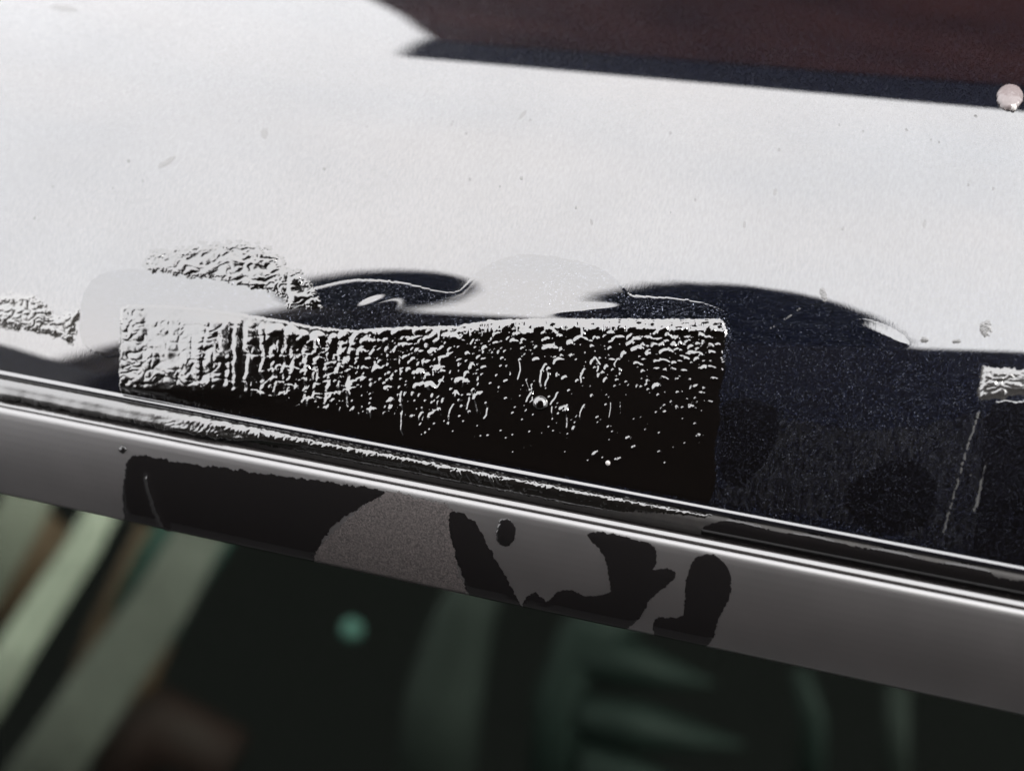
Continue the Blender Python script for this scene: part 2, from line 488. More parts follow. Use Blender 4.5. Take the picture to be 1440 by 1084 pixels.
def film_h(px, py, d):
    base = .005 * (1 - np.exp(-d / 4.0))
    bead = .0015 * np.exp(-((d - 4) / 3.0) ** 2)
    lens = np.zeros_like(px)
    for cx, cy, rx, ry, a, h_ in ((526, 428, 44, 11, -.32, .034), (830, 436, 55, 7, -.04, .035)):
        c, s_ = math.cos(a), math.sin(a); dx = px - cx; dy = py - cy
        lens += h_ * np.exp(-((dx * c + dy * s_) / rx) ** 2 * 2.2 - ((-dx * s_ + dy * c) / ry) ** 2 * 1.4)
    return base + bead + lens


tag(patch('wet_film', panel, film_poly, film_h, M_wetpaint, cell=.075, wob=1.0, wscale=40, seed=21, lift=.0025),
    'clear wet film on the dark paint along the top of the large adhesive residue', 'liquid')

# ---- the large adhesive residue
main_poly = [(168, 432), (180, 427), (240, 428), (300, 434), (380, 446), (440, 458), (500, 463), (560, 459), (640, 457), (690, 449), (760, 447),
             (860, 447), (960, 448), (1012, 447), (1021, 455), (1023, 470), (1017, 500), (1020, 522), (1011, 556), (1014, 590), (1004, 632), (1008, 668), (998, lip(998) - 3), (900, lip(900) - 3), (600, lip(600) - 2), (350, lip(350) - 2), (168, lip(168) - 1)]
r = Raster(155, 415, 1035, 725); X, Y = r.X, r.Y
top = np.interp(X, [p[0] for p in main_poly[:13]], [p[1] for p in main_poly[:13]])      # row of its upper edge
dt = Y - top
wx = 5 * fbm(X / 30, Y / 30, 3); wy = 4 * fbm(X / 26, Y / 26, 8)
r.h += .045
# rolled upper edge, fat towards the right
fat = sstep(560, 720, X)
crest = 15 + 5 * fbm(X / 28, Y * 0 + 2, 31) + 2.5 * fbm(X / 9, Y * 0, 33)
r.h += fat * .10 * np.exp(-((dt - crest) / 8.5) ** 2) * (1 + .5 * fbm(X / 14, Y / 16, 35)) * (1 - .5 * np.exp(-(noise(X / 22, Y * 0, 36) / .06) ** 2))
# left wrinkles: plateaus split by narrow creases
def crack(n, w):
    return 1 - np.exp(-(np.abs(n) / w) ** 1.4)


zl = sstep(285, 215, X); zb = sstep(478, 505, Y) * sstep(330, 290, X)
r.h += .020 * np.clip(zl * sstep(5, 40, dt) * .8 + zb, 0, 1) * (crack(noise((X + wx) / 46, (Y + 1.6 * wy) / 20, 41), .12) + .7 * crack(noise((X + wx) / 26, (Y + wy) / 15, 43), .14)) * (.7 + .6 * fbm(X / 40, Y / 40, 44))
r.h += .016 * sstep(330, 270, X) * crack(noise((X + 1.5 * wx) / 19, (Y + 1.5 * wy) / 9, 47), .22) * sstep(-.2, .3, fbm(X / 50, Y / 30, 48))
r.h += .034 * sstep(212, 192, X) * crack(noise((X + wx) / 16, (Y + wy) / 11, 46), .2)
# imprint of the tape's weave
_wv = crack(np.sin(np.pi * (X + .8 * wx + .06 * (Y - 480)) / 17.0), .38) * crack(np.sin(np.pi * (Y + .8 * wy - .03 * X) / 12.5), .42)
r.h += _wv * np.interp(X, [165, 215, 300, 420, 560, 700], [.030, .020, .024, .034, .030, 0]) * sstep(6, 30, dt) * np.clip(.45 + 1.1 * fbm(X / 34, Y / 26, 49), 0, 1.1) * sstep(lip(X) - 12, lip(X) - 40, Y)
# vertical ridges in the middle left
vr = sstep(250, 300, X) * sstep(560, 470, X) * sstep(6, 22, dt) * sstep(572, 545, Y - .1 * (X - 300))
r.h += .05 * vr
r.h += .50 * np.clip(dt / 110, 0, 1) * sstep(470, 300, X) * sstep(lip(X) - 1, lip(X) - 13 - .20 * np.clip(X - 210, 0, 200), Y)      # the sheet thickens towards its foot
for tx, ta, tb, tw in ((272, 500, 548, 5), (291, 492, 536, 6), (309, 470, 492, 4), (318, 508, 540, 6), (328, 456, 548, 5), (346, 452, 552, 6), (365, 456, 548, 5.5), (381, 482, 556, 7), (397, 478, 560, 5), (408, 490, 520, 5), (424, 486, 566, 7), (439, 500, 560, 5), (455, 488, 570, 6), (472, 484, 560, 6), (484, 500, 572, 5)):
    cx = tx + .7 * wx + .02 * (Y - 500) + 2.5 * noise(X * 0 + tx, Y / 13, 52)
    wid = tw * (.8 + .5 * noise(X * 0 + tx, Y / 17, 53))
    r.h -= .05 * np.exp(-((X - cx) / wid) ** 4) * sstep(ta - 5, ta + 4, Y) * sstep(tb + 6, tb - 4, Y) * vr
_gate = sstep(-.05, .12, fbm(X / 24, Y / 14, 57))
r.h -= .04 * vr * sstep(400, 470, X + 1.4 * (Y - 480)) * _gate
r.h += (.006 + .016 * sstep(345, 310, X)) * vr * crack(noise((X + wx) / 26, (Y + wy) / 17, 55), .16)
for cx, cy, a_, b_, an in ((388, 465, 15, 9, -.3), (411, 468, 12, 10, .6), (426, 474, 10, 10, 0), (447, 474, 11, 9, 0), (447, 488, 5, 14, 0), (468, 480, 7, 12, .4), (483, 474, 8, 9, 0), (500, 477, 7, 14, .5), (516, 482, 8, 10, .4), (384, 500, 5, 15, .2), (400, 528, 5, 20, .1), (416, 512, 5, 16, .1), (433, 512, 6, 12, .2), (450, 530, 5, 18, 0), (476, 520, 6, 12, .3), (490, 505, 7, 14, .4), (508, 500, 7, 15, .3), (496, 545, 8, 12, .3), (470, 558, 7, 10, 0), (436, 565, 6, 10, 0), (530, 520, 7, 8, .3), (547, 548, 9, 7, .2), (420, 545, 5, 14, 0), (455, 500, 8, 6, 0), (370, 556, 8, 6, 0), (345, 560, 7, 5, 0), (395, 568, 8, 5, .3)):
    r.blob(cx, cy, a_, b_, an, .0085 * min(a_, b_), 1.2)
for i in range(5):                                                # scalloped beads on the edge
    r.blob(520 + i * 24 + rng.uniform(-5, 5), 463 + rng.uniform(-4, 4), rng.uniform(8, 12), rng.uniform(7, 11), .5, .06)
for gx in np.arange(372, 650, 12.5):
    for gyy in np.arange(482, 582, 10.5):
        if rng.random() < (.62 if gx < 520 else .40) and gyy < lip(gx) - 30:
            a = rng.uniform(2.2, 4.6); r.blob(gx + rng.normal(0, 2.2), gyy + rng.normal(0, 1.8), a * rng.uniform(.7, 1.2), a * rng.uniform(.8, 1.6), rng.normal(.2, .3), rng.uniform(.010, .019) * a)
for i in range(60):                                              # left to middle drops
    x = rng.uniform(500, 680); y = rng.uniform(468, 575 + (x - 380) * .06); a = 1.3 + rng.exponential(1.8)
    r.blob(x, y, a, a * rng.uniform(.7, 1.6), rng.uniform(0, 3), .0125 * a)
for i in range(130):                                              # beads hanging below the rolled edge
    x = rng.uniform(560, 1015); y = 462 + abs(rng.normal(0, 26)); a = 1.6 + rng.exponential(2.0)
    r.blob(x, y, a * rng.uniform(1, 1.8), a * rng.uniform(.6, .9), rng.normal(.1, .4), .0125 * a)
for i in range(620):
    x = rng.uniform(500, 1000); y = 470 + rng.exponential(52); a = .9 + rng.exponential(.9)
    if y > lip(x) - 25: continue
    r.blob(x, y, a * rng.uniform(1, 1.6), a, rng.uniform(0, 3), .014 * a)
for k in range(13):                                               # crepe rows at the right end
    y = 452 + 11.5 * k; xs = 865 + 6 * k; fade = 1 if k < 6 else .75
    x = xs + rng.uniform(0, 10)
    while x < 1016 - k * 1.2:
        a = rng.uniform(5, 11)
        if rng.random() < (.97 if k < 6 else .5): r.blob(x, y + rng.normal(0, 2.4), a * rng.uniform(.5, 1.1), rng.uniform(2.6, 5), .08 + rng.normal(0, .3), rng.uniform(.02, .055) * fade)
        x += a * 1.35
for i in range(150):                                              # fine spatter
    x = rng.uniform(560, 990); y = rng.uniform(520, 655); a = rng.uniform(1.3, 2.3)
    if y < lip(x) - 22: r.blob(x, y, a, a * rng.uniform(.8, 1.4), rng.uniform(0, 3), .026 * a)
r.bas = r.h.copy()
for i in range(34):                                               # thin vertical strings
    x = rng.uniform(560, 880); y = rng.uniform(500, 590); n = rng.uniform(8, 34); w = rng.uniform(1.3, 2.4)
    pts = [(x + 3.5 * math.sin(t * 3.3 + i) + rng.normal(0, .6) + t * ((i * 37) % 11 - 5) * 1.3, y + n * t) for t in np.linspace(0, 1, 5)]
    r.drip(pts, w, .022 * w)
for cx, cy, a, h_ in ((648, 537, 9, .11), (618, 520, 10, .08), (610, 495, 8, .07), (590, 545, 9, .08), (612, 548, 9, .06), (795, 577, 10, .07), (582, 587, 6, .06), (885, 617, 6, .06), (893, 630, 6, .06), (928, 636, 4, .05), (985, 615, 8, .06), (869, 647, 6, .06)):
    r.blob(cx, cy, a * 1.15, a * .8, .1, h_)
r.h += .006 * fbm(X / 18, Y / 18, 61)
r.soften(2)


def main_h(px, py, d):
    return r.sample(px, py) * sstep(0, 5, d) + .0


RES = 'patches of adhesive left by peeled tape'
tag(patch('adhesive_residue', panel, main_poly, main_h, M_glue, cell=.058, wob=1.8, wscale=9, seed=5, lift=.006, ragged=1.5),
    'large glossy black sheet of wet adhesive residue in the middle of the paint', 'adhesive residue', RES)


def crackle(x0, y0, x1, y1, rows, amp, seed, sx=22, sy=9):
    q = Raster(x0, y0, x1, y1); X, Y = q.X, q.Y
    wx = 6 * fbm(X / 30, Y / 30, seed); wy = 5 * fbm(X / 24, Y / 24, seed + 3)
    q.h = .03 + .5 * amp * (crack(noise((X + wx) / sx, (Y + wy) / sy, seed + 5), .2) + .6 * crack(noise((X + wx) / (sx * .5), (Y + wy) / (sy * .6), seed + 7), .25)) * (.5 + .9 * np.clip(fbm(X / 35, Y / 25, seed + 9) + .5, 0, 1))
    if rows: q.h += rows * np.abs(np.sin(np.pi * (Y + wy - .05 * X) / 13)) ** .8
    q.soften(1)
    return lambda px, py, d: q.sample(px, py) * sstep(0, 9, d)


up_poly = [(202, 362), (206, 347), (228, 349), (262, 345), (290, 336), (318, 338), (345, 334), (372, 341), (392, 356), (402, 371), (424, 376), (432, 392), (449, 404), (456, 421), (462, 437), (444, 446), (425, 438), (405, 444), (392, 424), (366, 414), (332, 408), (296, 398), (262, 397), (230, 391), (206, 391), (200, 378)]
tag(patch('adhesive_residue', panel, up_poly, crackle(190, 325, 475, 455, .0, .075, 71, 34, 14), M_glue, cell=.058, wob=4.5, wscale=9, seed=9, lift=.004, ragged=15),
    'crackled tongue of adhesive on bright paint above the left end of the large residue', 'adhesive residue', RES)
gl_poly = [(-12, 414), (20, 410), (48, 412), (66, 424), (76, 440), (96, 436), (118, 431), (112, 452), (104, 486), (92, 484), (70, 474), (40, 470), (10, 464), (-12, 458)]
tag(patch('adhesive_residue', panel, gl_poly, crackle(-20, 400, 130, 495, .02, .075, 81, 20, 10), M_gluedry, cell=.058, wob=3, wscale=8, seed=12, lift=.005, ragged=9),
    'small greyish patch of cracked adhesive at the left edge of the picture', 'adhesive residue', RES)
gr_poly = [(1381, 514), (1400, 516), (1460, 520), (1460, 558), (1425, 556), (1408, 562), (1376, 564), (1374, 552)]
tag(patch('adhesive_residue', panel, gr_poly, crackle(1365, 505, 1470, 575, .040, .10, 91, 20, 8), M_gluepale, cell=.058, wob=1.5, wscale=8, seed=14, lift=.006, ragged=4),
    'small rippled corner of dried adhesive at the right edge of the picture', 'adhesive residue', RES)

_c, _q = math.cos(.36), math.sin(.36)
_el = [(1238 + 44 * math.cos(t) * _c - 15 * math.sin(t) * _q, 470 + 44 * math.cos(t) * _q + 15 * math.sin(t) * _c) for t in np.linspace(0, 2 * math.pi, 24, endpoint=False)]
tag(patch('wet_streak', panel, _el, lambda px, py, d: .015 * sstep(0, 20, d), M_paint, cell=.07, wob=.6, wscale=20, seed=29, lift=.001), 'small pale wet streak at the right tip of the dark reflected hump', 'liquid')

# ---- wet and dull areas on the dark paint at the right
flat = lambda h_, w: (lambda px, py, d: h_ * (1 - np.exp(-d / w)))
tag(patch('dried_film', panel, rounded([(1008, lip(1008) - 22), (1050, 668), (1088, 622), (1105, 590), (1200, 606), (1300, 600), (1384, 585), (1378, 690), (1366, lip(1366) - 10), (1260, lip(1260) - 16), (1130, lip(1130) - 14), (1020, lip(1020) - 8)], 3), flat(.004, 3), M_haze, cell=.12, wob=4, wscale=12, seed=31, lift=.003),
    'dull grey dried film with faint scratches on the dark paint right of the large residue', 'dried film')
tag(patch('wet_patch', panel, rounded([(1016, 575), (1050, 560), (1092, 575), (1094, 610), (1072, 655), (1040, 684), (1016, 668)], 4), flat(.012, 4), M_wetdark, cell=.09, wob=2.5, wscale=14, seed=33, lift=.008),
    'dark wet tongue on the paint touching the right side of the large residue', 'liquid')
tag(patch('wet_patch', panel, rounded([(1190, 690), (1225, 662), (1262, 645), (1300, 655), (1318, 690), (1300, 738), (1250, 750), (1205, 735)], 4), flat(.012, 4), M_wetdark, cell=.09, wob=4, wscale=16, seed=35, lift=.008),
    'dark wet blot on the dull film between the large residue and the right edge', 'liquid')
tag(patch('wet_patch', panel, [(1384, 590), (1400, 566), (1470, 560), (1470, lip(1470) - 3), (1366, lip(1366) - 3), (1378, 690)], flat(.012, 4), M_wetdark, cell=.1, wob=3, wscale=14, seed=37, lift=.009),
    'black wet strip on the paint below the rippled residue at the right edge', 'liquid')
for pts, w, lab in (([(1377, 578), (1362, 625), (1340, 700), (1326, 752)], 1.5, 'long thin whitish tape edge line slanting down the paint near the right edge'),
                    ([(1392, 625), (1378, 690), (1370, 720)], 2.0, 'short broken whitish tape line beside the black wet strip at the right'),
                    ([(1255, 662), (1310, 667), (1372, 668)], .8, 'thin level scratch line across the dark wet blot at the right'),
                    ([(1080, 465), (1110, 445), (1130, 430)], .8, 'fine slanting scratch in the dark reflected hump right of the residue')):
    pl = [(x - w, y - w * .3) for x, y in pts] + [(x + w, y + w * .3) for x, y in pts[::-1]]
    if pts[0][0] < 1300 and w != 1.5: pl = [(x, y - w) for x, y in pts] + [(x, y + w) for x, y in pts[::-1]]
    tag(patch('residue_line', panel, pl, lambda px, py, d: .012 * sstep(0, 1, d), M_line, cell=.05, wob=2.2, wscale=9, ragged=1.0, seed=int(pts[0][0]), lift=.006), lab, 'residue line', 'thin lines of residue and scratches')

# ---- residue smeared on the rubber seal
M_sealglue = gloss('seal_adhesive', (.006, .0055, .005), .1, ior=2.3, bump=.25)
_t = M_sealglue.node_tree; _sx = N(_t, 'ShaderNodeSeparateXYZ'); _t.links.new(coords(_t), _sx.inputs[0])
_mr = N(_t, 'ShaderNodeMapRange'); _t.links.new(_sx.outputs[0], _mr.inputs[0]); _mr.inputs[1].default_value = -.034; _mr.inputs[2].default_value = -.020; _mr.inputs[3].default_value = .28; _mr.inputs[4].default_value = .07
_t.links.new(_mr.outputs[0], _t.nodes['Principled BSDF'].inputs['Roughness'])
sr = Raster(-20, 500, 1060, 745, 2); X, Y = sr.X, sr.Y
v = Y - (lip(X) + 10)
sr.h = .02 + .06 * np.abs(noise((X + v * 1.5) / 16, v / 6, 101)) + .05 * np.abs(noise((X + v) / 7, v / 5, 103)) * sstep(170, 260, X)
sr.h *= np.clip(1 - .75 * sstep(7, 16, v) * sstep(280, 330, X), 0, 1)
sr.h *= .10 + .90 * sstep(160, 300, X)
_fl = np.interp(X, [-20, 300, 430, 700, 1000], [.85, .70, .20, .05, .03]); _v1 = np.interp(X, [-20, 300, 420, 1000], [24, 20, 11, 8]) + 3 * fbm(X / 70, v * 0, 107)
sr.h += _fl * sstep(-2, 1, v / _v1 * 1.0 - .0) * np.clip(v / _v1, 0, 1) * sstep(_v1 + 9, _v1, v)
for i in range(420):
    x = rng.uniform(280, 1000); a = rng.uniform(1, 2.6); sr.blob(x, lip(x) + rng.uniform(12, 40), a, a * 1.3, rng.uniform(0, 3), .018 * a)
for i in range(16):
    x = rng.uniform(610, 720); y = lip(x) + rng.uniform(10, 18); a = rng.uniform(2, 3.5)
    sr.blob(x + 5, y + 8, a, 12, -.5, .06)
sr.soften(1)
seal_poly = [(-20, lip(-20) + 9)] + [(x, lip(x) + 9 + (3 if x > 400 else 0)) for x in range(60, 1000, 40)] + [(1005, lip(1005) + 10), (990, lip(990) + 17), (930, lip(930) + 22), (880, lip(880) + 30), (800, lip(800) + 36)] + [(x, lip(x) + 34) for x in range(760, -20, -40)] + [(-20, lip(-20) + 34)]
tag(patch('adhesive_residue', seal, seal_poly, lambda px, py, d: sr.sample(px, py) * sstep(0, 3, d), M_sealglue, cell=.06, wob=2.5, wscale=7, seed=41, lift=.01),
    'long lumpy smear of adhesive in the groove on the rubber seal', 'adhesive residue', RES)
ws_poly = [(990, lip(990) + 30), (1012, lip(1012) + 19)] + [(x, lip(x) + 15 + 3 * math.sin(x / 17.0) + 5 * (x > 1390)) for x in range(1030, 1470, 12)] + [(1470, lip(1470) + 44), (985, lip(985) + 44)]
tag(patch('wet_patch', seal, ws_poly, flat(.02, 4), M_wettrim, cell=.08, wob=2, wscale=10, seed=43, lift=.01),
    'long black wet run in the groove on the rubber seal at the right', 'liquid')

# ---- wet and dusty areas on the trim
WT = 'black wet blots on the satin trim'


def ridge_h(px, py, d):
    b_ = .02 * (1 - np.exp(-d / 4)); lx = np.interp(py, [655, 690, 720, 752], [205, 212, 222, 238])
    return b_ + .11 * np.exp(-((px - lx - 3 * noise(px * 0, py / 7, 7)) / 4.0) ** 2) * sstep(660, 675, py)


tag(patch('wet_patch', trim, rounded([(180, 648), (206, 641), (250, 650), (330, 660), (430, 674), (538, 690), (522, 704), (482, 728), (458, 752), (444, 780), (436, 796), (380, 787), (310, 773), (240, 759), (182, 746), (173, 700)], 3), ridge_h, M_wettrim, cell=.07, wob=3, wscale=14, seed=51, lift=.006),
    'largest black wet blot on the trim, a pale run near its left end', 'liquid', WT)
tag(patch('wet_patch', trim, rounded([(631, 724), (645, 720), (668, 736), (694, 782), (736, 858), (720, 860), (690, 852), (660, 838), (650, 806), (636, 764)], 3), flat(.02, 4), M_wettrim, cell=.07, wob=2.5, wscale=12, seed=53, lift=.006),
    'slanting wedge-shaped black wet blot on the trim left of the small oval drop', 'liquid', WT)
tag(patch('wet_patch', trim, rounded([(826, 751), (850, 749), (890, 758), (919, 768), (922, 792), (918, 802), (940, 799), (950, 808), (936, 824), (914, 842), (904, 862), (880, 884), (850, 888), (800, 876), (740, 862), (738, 844), (753, 832), (768, 846), (784, 832), (804, 830), (824, 838), (856, 834), (858, 818), (850, 782), (836, 764)], 3), flat(.02, 4), M_wettrim, cell=.07, wob=2.0, wscale=12, seed=55, lift=.006),
    'spreading black wet blot with lobes along the lower edge of the trim', 'liquid', WT)
tag(patch('wet_patch', trim, rounded([(974, 790), (990, 780), (1010, 783), (1025, 804), (1026, 838), (1010, 870), (1000, 900), (985, 911), (958, 908), (925, 896), (918, 880), (928, 868), (960, 866), (964, 826)], 3), flat(.02, 4), M_wettrim, cell=.07, wob=2.0, wscale=12, seed=57, lift=.006),
    'boot-shaped black wet blot on the trim, rightmost of the blots', 'liquid', WT)
tag(patch('drop', trim, rounded([(700, 740), (704, 731), (716, 730), (724, 742), (723, 758), (714, 767), (702, 764), (698, 752)], 3), lambda px, py, d: .12 * np.sqrt(np.clip(d, 0, 10) / 10), M_wettrim, cell=.05, wob=1.5, wscale=7, seed=59, lift=.006),
    'small black oval drop on the trim between two large wet blots', 'drop')
tag(patch('dust_film', trim, rounded([(545, 692), (590, 702), (640, 720), (640, 790), (655, 838), (600, 828), (520, 808), (440, 790), (452, 766), (490, 730)], 3), lambda px, py, d: .004 + 0 * px, M_dusty, cell=.1, wob=4, wscale=10, seed=61, lift=.002),
    'greyish dusty speckled film on the trim between the two leftmost wet blots', 'dust film')
tag(patch('grit_speck', trim, rounded([(167, 632), (172, 626), (178, 631), (173, 638)], 3), lambda px, py, d: .25 * np.sqrt(np.clip(d, 0, 6) / 6), M_wettrim, cell=.03, wob=.5, wscale=5, seed=63, lift=.006),
    'tiny dark lump on the trim above the left end of the largest wet blot', 'speck')


# ---- beads and specks
def bead(px, py, rpx, hh, mat, label, name='drop', surf=panel, sq=1.0, cat='drop', seed=1, wob=.3, bumps=0):
    pl = [(px + rpx * math.cos(a), py + rpx * sq * math.sin(a)) for a in np.linspace(0, 2 * math.pi, 20, endpoint=False)]

    def hf(x, y, d):
        q = np.clip(((x - px) / rpx) ** 2 + ((y - py) / (rpx * sq)) ** 2, 0, 1)
        return hh * np.sqrt(1 - q) + bumps * np.abs(noise(x / 5, y / 5, seed))
    return tag(patch(name, surf, pl, hf, mat, cell=max(.02, rpx * .0035), wob=wob, wscale=rpx, seed=seed, lift=.06), label, cat)


M_clear = gloss('clear_drop', (.35, .33, .32), .03, ior=1.5)
bead(760, 567, 10.5, .45, M_glue, 'round clear drop standing on the middle of the large residue')
M_pink = gloss('pinkish_bead', (.17, .145, .145), .2, ior=1.5, bump=.08, bscale=1500)
bead(1420, 138, 19, .45, M_pink, 'pinkish translucent bead at the right edge near the dark reflection', sq=.92, wob=1.4, bumps=.06)
bead(1425, 152, 5, .3, M_clear, 'tiny bright bead clinging below the pinkish bead', sq=1.0)
bead(855, 651, 3.6, .18, M_clear, 'tiny pale pinkish bead low on the large residue')
spots = [(235, 228, 14, 4, -.6, 'dark smear on the bright paint far left'), (1386, 461, 8, 12, .1, 'grey smudge on the bright paint near the right edge'), (1158, 414, 4, 10, -.25, 'narrow grey smudge above the right dark hump'),
         (1300, 478, 6, 4, .2, 'small grey smudge above the level dark edge at the right'), (1345, 480, 6, 3, 0, 'flat grey smudge beside the small one above the dark edge'), (1090, 270, 2, 6, .3, 'thin short dark mark in the bright paint right of centre'),
         (1047, 316, 1.6, 6, .1, 'thin upright dark mark in the bright paint, right of centre and lower'), (1300, 315, 2, 6, .2, 'thin dark mark in the bright paint towards the right'), (735, 162, 8, 2.4, -.8, 'fine slanting mark in the bright paint under the dark reflection'),
         (372, 188, 5, 8, .1, 'faint speck in the bright paint left of centre'), (832, 312, 1.6, 5, 0, 'tiny dark dash in the bright paint above the wet film'), (1372, 164, 2, 2, 0, 'tiny dark dot below the pinkish bead'), (1275, 183, 2, 2, 0, 'tiny dark dot under the dark reflection'),
         (90, 12, 20, 4, .15, 'grey arc smudge in the top left corner')]
M_speck = gloss('grime', (.03, .029, .028), .25, ior=2.2, bump=.5, bscale=9000)
for i, (x, y, a, b_, an, lab) in enumerate(spots):
    c, s_ = math.cos(an), math.sin(an)
    pl = [(x + a * math.cos(t) * c - b_ * math.sin(t) * s_, y + a * math.cos(t) * s_ + b_ * math.sin(t) * c) for t in np.linspace(0, 2 * math.pi, 14, endpoint=False)]
    tag(patch('grime_speck', panel, pl, lambda px, py, d: .012 * sstep(0, 3, d) * (1 + noise(px / 3, py / 3, 2)), M_speck, cell=.05, wob=max(1, min(a, b_) * .5), wscale=max(3, a * .6), seed=200 + i, lift=.003), lab, 'speck', 'specks of grime on the roof panel')

for i in range(26):
    x = rng.uniform(30, 1400); y = rng.uniform(165, 330); a = rng.uniform(.9, 1.9)
    pl = [(x + a * rng.uniform(.6, 1.6) * math.cos(t), y + a * rng.uniform(.6, 1.8) * math.sin(t)) for t in np.linspace(0, 2 * math.pi, 8, endpoint=False)]
    tag(patch('dust_speck', panel, pl, lambda px, py, d: .012 + 0 * px, M_speck, cell=.03, wob=.3, wscale=4, seed=300 + i, lift=.003), 'tiny grey dust speck scattered on the bright upper paint', 'dust speck', 'tiny dust specks')

# ------------------------------------------------------------------ cabin behind the tinted glass


def at(px, py, depth):
    return CAM + depth * ray(px, py)


def strap(name, pts, w, mat, thick=.004):
    """flat ribbon through points; w in metres"""
    P = [np.array(p) for p in pts]; fwd = ray(720, 900); fwd /= np.linalg.norm(fwd)
    V = []
    for i, p in enumerate(P):
        tng = P[min(i + 1, len(P) - 1)] - P[max(i - 1, 0)]; tng /= np.linalg.norm(tng)
        sd = np.cross(tng, fwd); sd /= np.linalg.norm(sd); wi = w[i] if hasattr(w, '__len__') else w
        for a in range(12):
            t = 2 * math.pi * a / 12
            V.append(p + sd * wi / 2 * math.cos(t) + fwd * thick * math.sin(t))
    F = []
    for i in range(len(P) - 1):
        for a in range(12):
            F.append((i * 12 + a, i * 12 + (a + 1) % 12, (i + 1) * 12 + (a + 1) % 12, (i + 1) * 12 + a))
    F.append(tuple(range(11, -1, -1))); F.append(tuple((len(P) - 1) * 12 + a for a in range(12)))
    return mesh_obj(name, V, F, mat, car)


CD = .75; K = CD / FPX          # metres per picture pixel at that depth
M_belt = plain('pale_webbing', (.66, .66, .56)); M_red = plain('rust_cloth', (.030, .013, .011)); M_dark = plain('dark_lining', (.003, .003, .003), .9)
M_grn = plain('green_grey_vinyl', (.019, .031, .027), .6); M_teal = gloss('teal_knob', (.16, .33, .29), .5, ior=1.5); M_olive = plain('olive_cloth', (.16, .095, .06)); M_grey = plain('grey_green_cloth', (.035, .042, .038))
strap('seat_belt', [at(60, 660, CD), at(20, 740, CD), at(-60, 880, CD)], 70 * K, plain('grey_webbing', (.34, .33, .28)))
strap('seat_belt', [at(170, 670, CD), at(110, 780, CD), at(30, 900, CD), at(-30, 1000, CD)], [44 * K, 50 * K, 56 * K, 62 * K], M_belt)
strap('seat_belt', [at(300, 720, CD), at(225, 850, CD), at(130, 985, CD), at(40, 1120, CD)], [70 * K, 84 * K, 92 * K, 98 * K], plain('dull_webbing', (.19, .185, .165)))
strap('seat_trim', [at(285, 730, CD + .03), at(240, 800, CD + .03), at(200, 880, CD + .03)], 110 * K, plain('teal_piping', (.05, .12, .10)))
strap('cushion', [at(150, 1080, CD + .02), at(230, 1020, CD + .02), at(330, 1070, CD + .02)], [110 * K, 120 * K, 90 * K], M_red, .02)
strap('cushion', [at(-20, 850, CD + .05), at(40, 800, CD + .05), at(90, 740, CD + .05)], 120 * K, M_olive, .01)
strap('cushion', [at(250, 760, CD + .05), at(180, 900, CD + .05), at(120, 1060, CD + .05)], 130 * K, M_olive, .01)
kb = bpy.data.meshes.new('knob')
import bmesh
bm = bmesh.new(); bmesh.ops.create_uvsphere(bm, u_segments=20, v_segments=12, radius=16 * K)
for v_ in bm.verts:
    if v_.co.z < 0: v_.co.z *= .4
bm.to_mesh(kb); bm.free(); kb.materials.append(M_teal)
for p_ in kb.polygons: p_.use_smooth = True
ko = bpy.data.objects.new('knob', kb); link(ko, car); ko.location = at(495, 885, CD); ko.rotation_euler = (math.radians(60), 0, 0)
seat = strap('seat_side', [at(690, 780, CD), at(650, 880, CD), at(625, 980, CD), at(610, 1110, CD)], [60 * K, 90 * K, 110 * K, 110 * K], M_grey, .015)
strap('seat_side', [at(900, 845, CD), at(820, 900, CD), at(785, 980, CD), at(775, 1110, CD)], [70 * K, 80 * K, 70 * K, 70 * K], M_grn, .012)
for y, w0, w1, x1 in ((915, 84, 62, 1000), (1000, 60, 74, 1040), (1072, 80, 50, 990)):
    strap('seat_pleat', [at(812, y, CD), at(900, y + 22, CD), at(x1, y + 46, CD)], [w0 * K, w1 * K, 10 * K], M_grn, .012)
strap('seat_post', [at(1125, 940, CD), at(1145, 1010, CD), at(1140, 1110, CD)], [26 * K, 36 * K, 40 * K], M_grn, .008)
strap('seat_post', [at(1262, 960, CD), at(1262, 1110, CD)], 34 * K, M_grey, .008)
# dark lining at the back of the cabin
o = np.array([at(-900, 500, 1.2), at(2300, 500, 1.2), at(2300, 1900, 1.2), at(-900, 1900, 1.2)])
bk = ray(720, 900); bk /= np.linalg.norm(bk)
mesh_obj('cabin_lining', list(o) + list(o + bk * .02), [(0, 1, 2, 3), (7, 6, 5, 4), (0, 4, 5, 1), (1, 5, 6, 2), (2, 6, 7, 3), (3, 7, 4, 0)], M_dark, car, smooth=False)

# ------------------------------------------------------------------ mirrored in the paint: ground, eave beyond the car, added walls and leafy crowns behind the viewer
GZ = -1.45
M_ground = matte('asphalt', (.028, .028, .028), (.04, .04, .039), 8, rough=.9)
gnd = mesh_obj('ground', [(-60, -60, GZ), (60, -60, GZ), (60, 60, GZ), (-60, 60, GZ)], [(0, 1, 2, 3)], M_ground, smooth=False); gnd['kind'] = 'structure'


def prism(name, pts, y0, y1, mat, parent=None):
    n = len(pts); V = [(x, y0, z) for x, z in pts] + [(x, y1, z) for x, z in pts]
    F = [tuple(range(n)), tuple(range(2 * n - 1, n - 1, -1))] + [(i, i + n, (i + 1) % n + n, (i + 1) % n) for i in range(n)]
    return mesh_obj(name, V, F, mat, parent, smooth=False)


